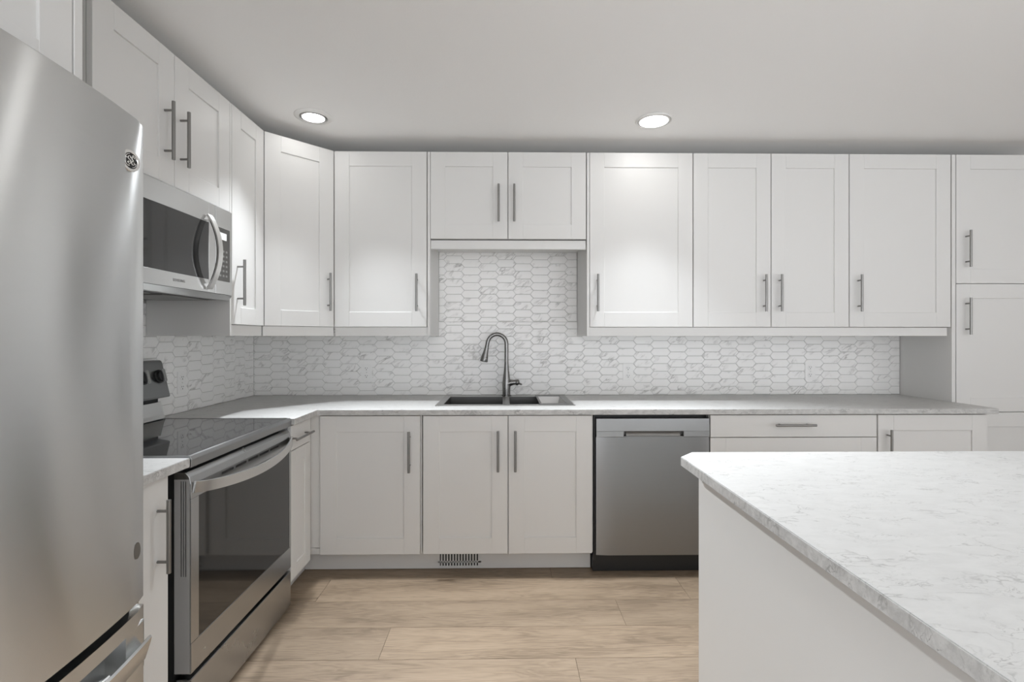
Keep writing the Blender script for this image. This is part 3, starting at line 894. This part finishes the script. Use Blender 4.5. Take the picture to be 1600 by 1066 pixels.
def text(parent, s, size, M4, mat, name='lettering'):
    cu = bpy.data.curves.new(name, 'FONT'); cu.body = s; cu.size = size*I; cu.extrude = .01*I
    cu.align_x = 'CENTER'; cu.align_y = 'CENTER'
    tmp = bpy.data.objects.new(name, cu)
    dg = bpy.context.evaluated_depsgraph_get()
    COL.objects.link(tmp); dg.update()
    me = bpy.data.meshes.new_from_object(tmp.evaluated_get(bpy.context.evaluated_depsgraph_get()))
    bpy.data.objects.remove(tmp)
    r = parent
    while r.parent: r = r.parent
    T = M4.copy(); T.translation = T.translation*I
    me.transform(r.matrix_basis.inverted() @ T)
    me.materials.clear(); me.materials.append(mat)
    o = bpy.data.objects.new(name, me); COL.objects.link(o); o.parent = parent
    return o
FX = Matrix(((0, 0, 1, 0), (1, 0, 0, 0), (0, 1, 0, 0), (0, 0, 0, 1)))      # reads along +y on a face that looks along +x
text(mw, 'SAMSUNG', .62, Matrix.Translation((15.87, -54.2, 58.63)) @ FX, M['grey'])
MB(Matrix.Translation((3.17, -38.6, 40.35)) @ Matrix.Rotation(-tilt, 4, 'Y')).box(0, .03, -.45, .45, -.09, .09).build('badge', M['grey'], bgd)

# ================================================================== refrigerator
fr = thing('refrigerator', 'stainless bottom-freezer refrigerator at the left edge of the kitchen', 'refrigerator', 15, 100, 0)
F0, F1 = 83.55, 116.4
def bow(d): return 33.1-1.45*abs((d-100)/16.45)**2.2
def skin(off=0, back=29.6, e=.45):
    pts = [(back, -F0)]
    n = 24
    for k in range(n+1):
        d = F0+(F1-F0)*k/n
        x = bow(d)+off
        edge = min(d-F0, F1-d)
        if edge < e: x -= (e-edge)**2*1.1
        pts.append((x, -d))
    pts.append((back, -F1))
    return pts
MB().wbox(1.5, 29.0, F0+.15, F1-.15, 2.0, 69.2, .1).wbox(3, 27, F0+1.5, F1-1.5, 0, 2).build('cabinet', M['gun_hi'], fr)
ud = MB().prism(skin(), 'z', 26.15, 69.7).build('door', M['fridge'], fr, smooth=35, bevel=.08)
MB().wbox(28.0, 30.2, F0+.3, F1-.3, 25.2, 26.3).wbox(29.02, 29.55, F0+.3, F1-.3, 2.5, 69.0).build('gasket', M['black'], fr)
def skin_part(d0, d1, off=0, back=29.6):
    return [(back, -d0)]+[(bow(d0+(d1-d0)*k/12)+off-(max(0, .45-min(d0+(d1-d0)*k/12-F0, F1-d0-(d1-d0)*k/12)))**2*1.1, -(d0+(d1-d0)*k/12)) for k in range(13)]+[(back, -d1)]
fd = MB().prism(skin(), 'z', 24.1, 25.4, 0).prism(skin_part(F0+3.2, F1-3.2, -1.8), 'z', 19.9, 24.1).prism(skin(), 'z', 3.0, 19.9)
fd.prism(skin_part(F0, F0+3.2), 'z', 19.9, 24.1).prism(skin_part(F1-3.2, F1), 'z', 19.9, 24.1)
fd = fd.build('freezer_drawer', M['fridge'], fr, smooth=35)
hp = [(bow(F0+.6+(F1-F0-1.2)*k/24)+.15, -(F0+.6+(F1-F0-1.2)*k/24), 21.9) for k in range(25)]
MB().sweep(hp, [(-1.8, .4), (-1.2, -.1), (.3, -.55), (.75, -.64), (.95, -.52), (.85, -.36), (.3, 0), (-1.2, .6)], (0, 0, 1)).build('handle', M['steel'], fd, smooth=35)
for dd in (90.2, 100, 109.8): MB().wbox(30.5, bow(dd)+.3, dd-.9, dd+.9, 20.8, 22.7, .1).build('handle_bracket', M['steel'], fd)

# hinge cap between door and drawer, round plug on the door
MB().wbox(30.0, 31.0, F0+.02, F0+1.2, 25.42, 26.1).build('hinge', M['steel_hi'], fr)
MB().sweep([(bow(85.15)-.05, -85.15, 31.0), (bow(85.15)+.07, -85.15, 31.0)], [(.75*math.sin(a), .42*math.cos(a)) for a in [2*math.pi*k/20 for k in range(20)]], (0, 0, 1)).build('plug', M['nickel'], ud)
# round badge with an intertwined monogram
bx, bd, bz = bow(86.25), 86.25, 65.55
slope = math.atan2(bow(86.4)-bow(85.5), .9)
BM = Matrix.Translation((bx-.02, -bd, bz)) @ Matrix.Rotation(slope*-1+0.0, 4, 'Z')
bg_ = MB(BM).lathe([(.95, -.05), (.95, .14), (.9, .2), (.7, .2), (.66, .14), (.6, .14)], (0, 0, 0), 'x', 40).build('badge', M['steel_hi'], fr, smooth=30)
MB(BM).lathe([(.66, .1), (.66, .155), (.3, .157), (.02, .157)], (0, 0, 0), 'x', 36).build('badge_field', M['black'], bg_)
mono = MB(BM)
def stroke(pts, r=.045):
    P = [Vector(p) for p in pts]; out = []
    for i in range(len(P)-1):
        p0, p1, p2, p3 = P[max(i-1, 0)], P[i], P[i+1], P[min(i+2, len(P)-1)]
        for s in range(5):
            t_ = s/5
            out.append(.5*((2*p1)+(p2-p0)*t_+(2*p0-5*p1+4*p2-p3)*t_**2+(3*p1-p0-3*p2+p3)*t_**3))
    out.append(P[-1])
    mono.tube([(.18, q.x, q.y) for q in out], r, 8)
stroke([(.02, .22), (-.05, .36), (-.2, .36), (-.28, .22), (-.2, .08), (-.04, .02), (-.02, -.16), (-.14, -.3), (-.28, -.24), (-.26, -.12), (-.14, -.12)])
stroke([(.36, .26), (.26, .36), (.12, .3), (.12, .14), (.24, .04), (.12, -.04), (.06, -.2), (.16, -.34), (.3, -.28), (.32, -.14), (.22, -.1)])
for k in range(4):
    a0 = math.pi/4+k*math.pi/2
    stroke([(.58*math.cos(a0-.55), .58*math.sin(a0-.55)), (.59*math.cos(a0-.2), .59*math.sin(a0-.2)), (.57*math.cos(a0+.2), .57*math.sin(a0+.2)), (.5*math.cos(a0+.45), .5*math.sin(a0+.45)), (.44*math.cos(a0+.25), .44*math.sin(a0+.25))], .035)
mono.build('monogram', M['steel_hi'], bg_, smooth=40)

# ================================================================== outlets
def outlet(label, M4, loc):
    o = thing('wall_outlet', label, 'outlet', *loc, group='duplex outlets on the backsplash')
    MB(M4).box(-1.38, 1.38, -.2, 0, -2.25, 2.25, .08, 2).build('cover_plate', M['plastic'], o)
    for s in (.97, -.97):
        rc = MB(M4).lathe([(.66, -.18), (.66, -.25), (.62, -.27), (.02, -.27)], (0, 0, s), 'y', 24).build('receptacle', M['plastic'], o)
        sl = MB(M4).box(-.3, -.2, -.29, -.26, s+.02, s+.32).box(.2, .3, -.29, -.26, s+.05, s+.29)
        sl.lathe([(.11, -.26), (.11, -.29)], (0, 0, s-.25), 'y', 12)
        sl.build('socket_hole', M['black'], rc)
    MB(M4).lathe([(.1, -.2), (.1, -.24), (.02, -.25)], (0, 0, 0), 'y', 10).build('screw', M['steel_hi'], o)
for x, z, lb in ((29.3, 40.95, 'white outlet on the back wall tiles left of the faucet'), (97.05, 40.9, 'white outlet on the back wall tiles above the dishwasher'), (144.85, 41.1, 'white outlet on the back wall tiles nearest the pantry')):
    outlet(lb, Matrix.Translation((x, -.36, z)), (x, .36, z-2.25))
outlet('white outlet on the left wall tiles beside the range', Matrix.Translation((.36, -29.4, 41.0)) @ Matrix.Rotation(R90, 4, 'Z'), (.36, 29.4, 38.75))

# ================================================================== recessed ceiling lights
def downlight(label, x, d, watts, r_lens, group='recessed ceiling lights', tilt=0, spread=150, turn=0):
    o = thing('ceiling_light', label, 'ceiling light', x, d, ZC-.4, group=group)
    MB().lathe([(3.75, ZC-.02), (3.78, ZC-.1), (3.6, ZC-.22), (r_lens+.75, ZC-.36), (r_lens+.6, ZC-.36), (r_lens+.42, ZC-.1), (r_lens+.4, ZC-.02)], (x, -d, 0), 'z', 48).build('trim_ring', M['trimw'], o, smooth=35)
    MB().lathe([(r_lens+.36, ZC-.03), (r_lens+.34, ZC-.3), (r_lens+.02, ZC-.38), (r_lens, ZC-.2), (r_lens, ZC-.03)], (x, -d, 0), 'z', 48).build('inner_ring', M['gun_hi'] if r_lens < 2.6 else M['trimw'], o, smooth=35)
    MB().lathe([(r_lens-.02, ZC-.04), (r_lens-.02, ZC-.16), (r_lens*.6, ZC-.26), (.05, ZC-.3)], (x, -d, 0), 'z', 40).build('lens', M['lens'], o, smooth=60)
    L = bpy.data.lights.new('lamp', 'AREA'); L.shape = 'DISK'; L.size = 2*r_lens*.9*I; L.energy = watts; L.color = LAMP_COLOUR; L.spread = math.radians(spread)
    lo = bpy.data.objects.new('lamp', L); COL.objects.link(lo)
    lo.location = (0, 0, (-.06)*I); lo.rotation_euler = (math.radians(tilt), 0, math.radians(turn)); lo.parent = o
downlight('recessed ceiling light over the left corner of the counter', 25.55, 26.6, LAMP_WATTS, 2.2, tilt=-28, spread=88, turn=38)
downlight('recessed ceiling light right of the sink in front of the wall cabinets', 96.2, 25.9, LAMP_WATTS, 2.9, tilt=-24, spread=94)
for x, d in ((60, 128), (150, 150), (200, 100), (60, 190), (150, 200)):  # out of view; lights added to fill the room
    downlight('added ceiling light out of view, filling the room with light', x, d, FILL_LAMP_WATTS, 2.9, 'added fill lights out of view')
# daylight portals help the sky find the windows
for (a, b) in ((20, 110), (130, 220)):
    L = bpy.data.lights.new('daylight_portal', 'AREA'); L.shape = 'RECTANGLE'; L.size = (b-a)*I; L.size_y = 80*I; L.energy = 1
    L.cycles.is_portal = True
    lo = bpy.data.objects.new('daylight_portal', L); COL.objects.link(lo)
    lo.location = ((a+b)/2*I, -(DF+2)*I, 46*I)
    lo.rotation_euler = (math.radians(90), 0, 0)
for x, d, w_, rz in ((XR+2, 170, 60, 90), (-2, 186, 72, -90)):
    L = bpy.data.lights.new('daylight_portal', 'AREA'); L.shape = 'RECTANGLE'; L.size = w_*I; L.size_y = 80*I; L.energy = 1
    L.cycles.is_portal = True
    lo = bpy.data.objects.new('daylight_portal', L); COL.objects.link(lo)
    lo.location = (x*I, -d*I, 46*I); lo.rotation_euler = (math.radians(90), 0, math.radians(rz))
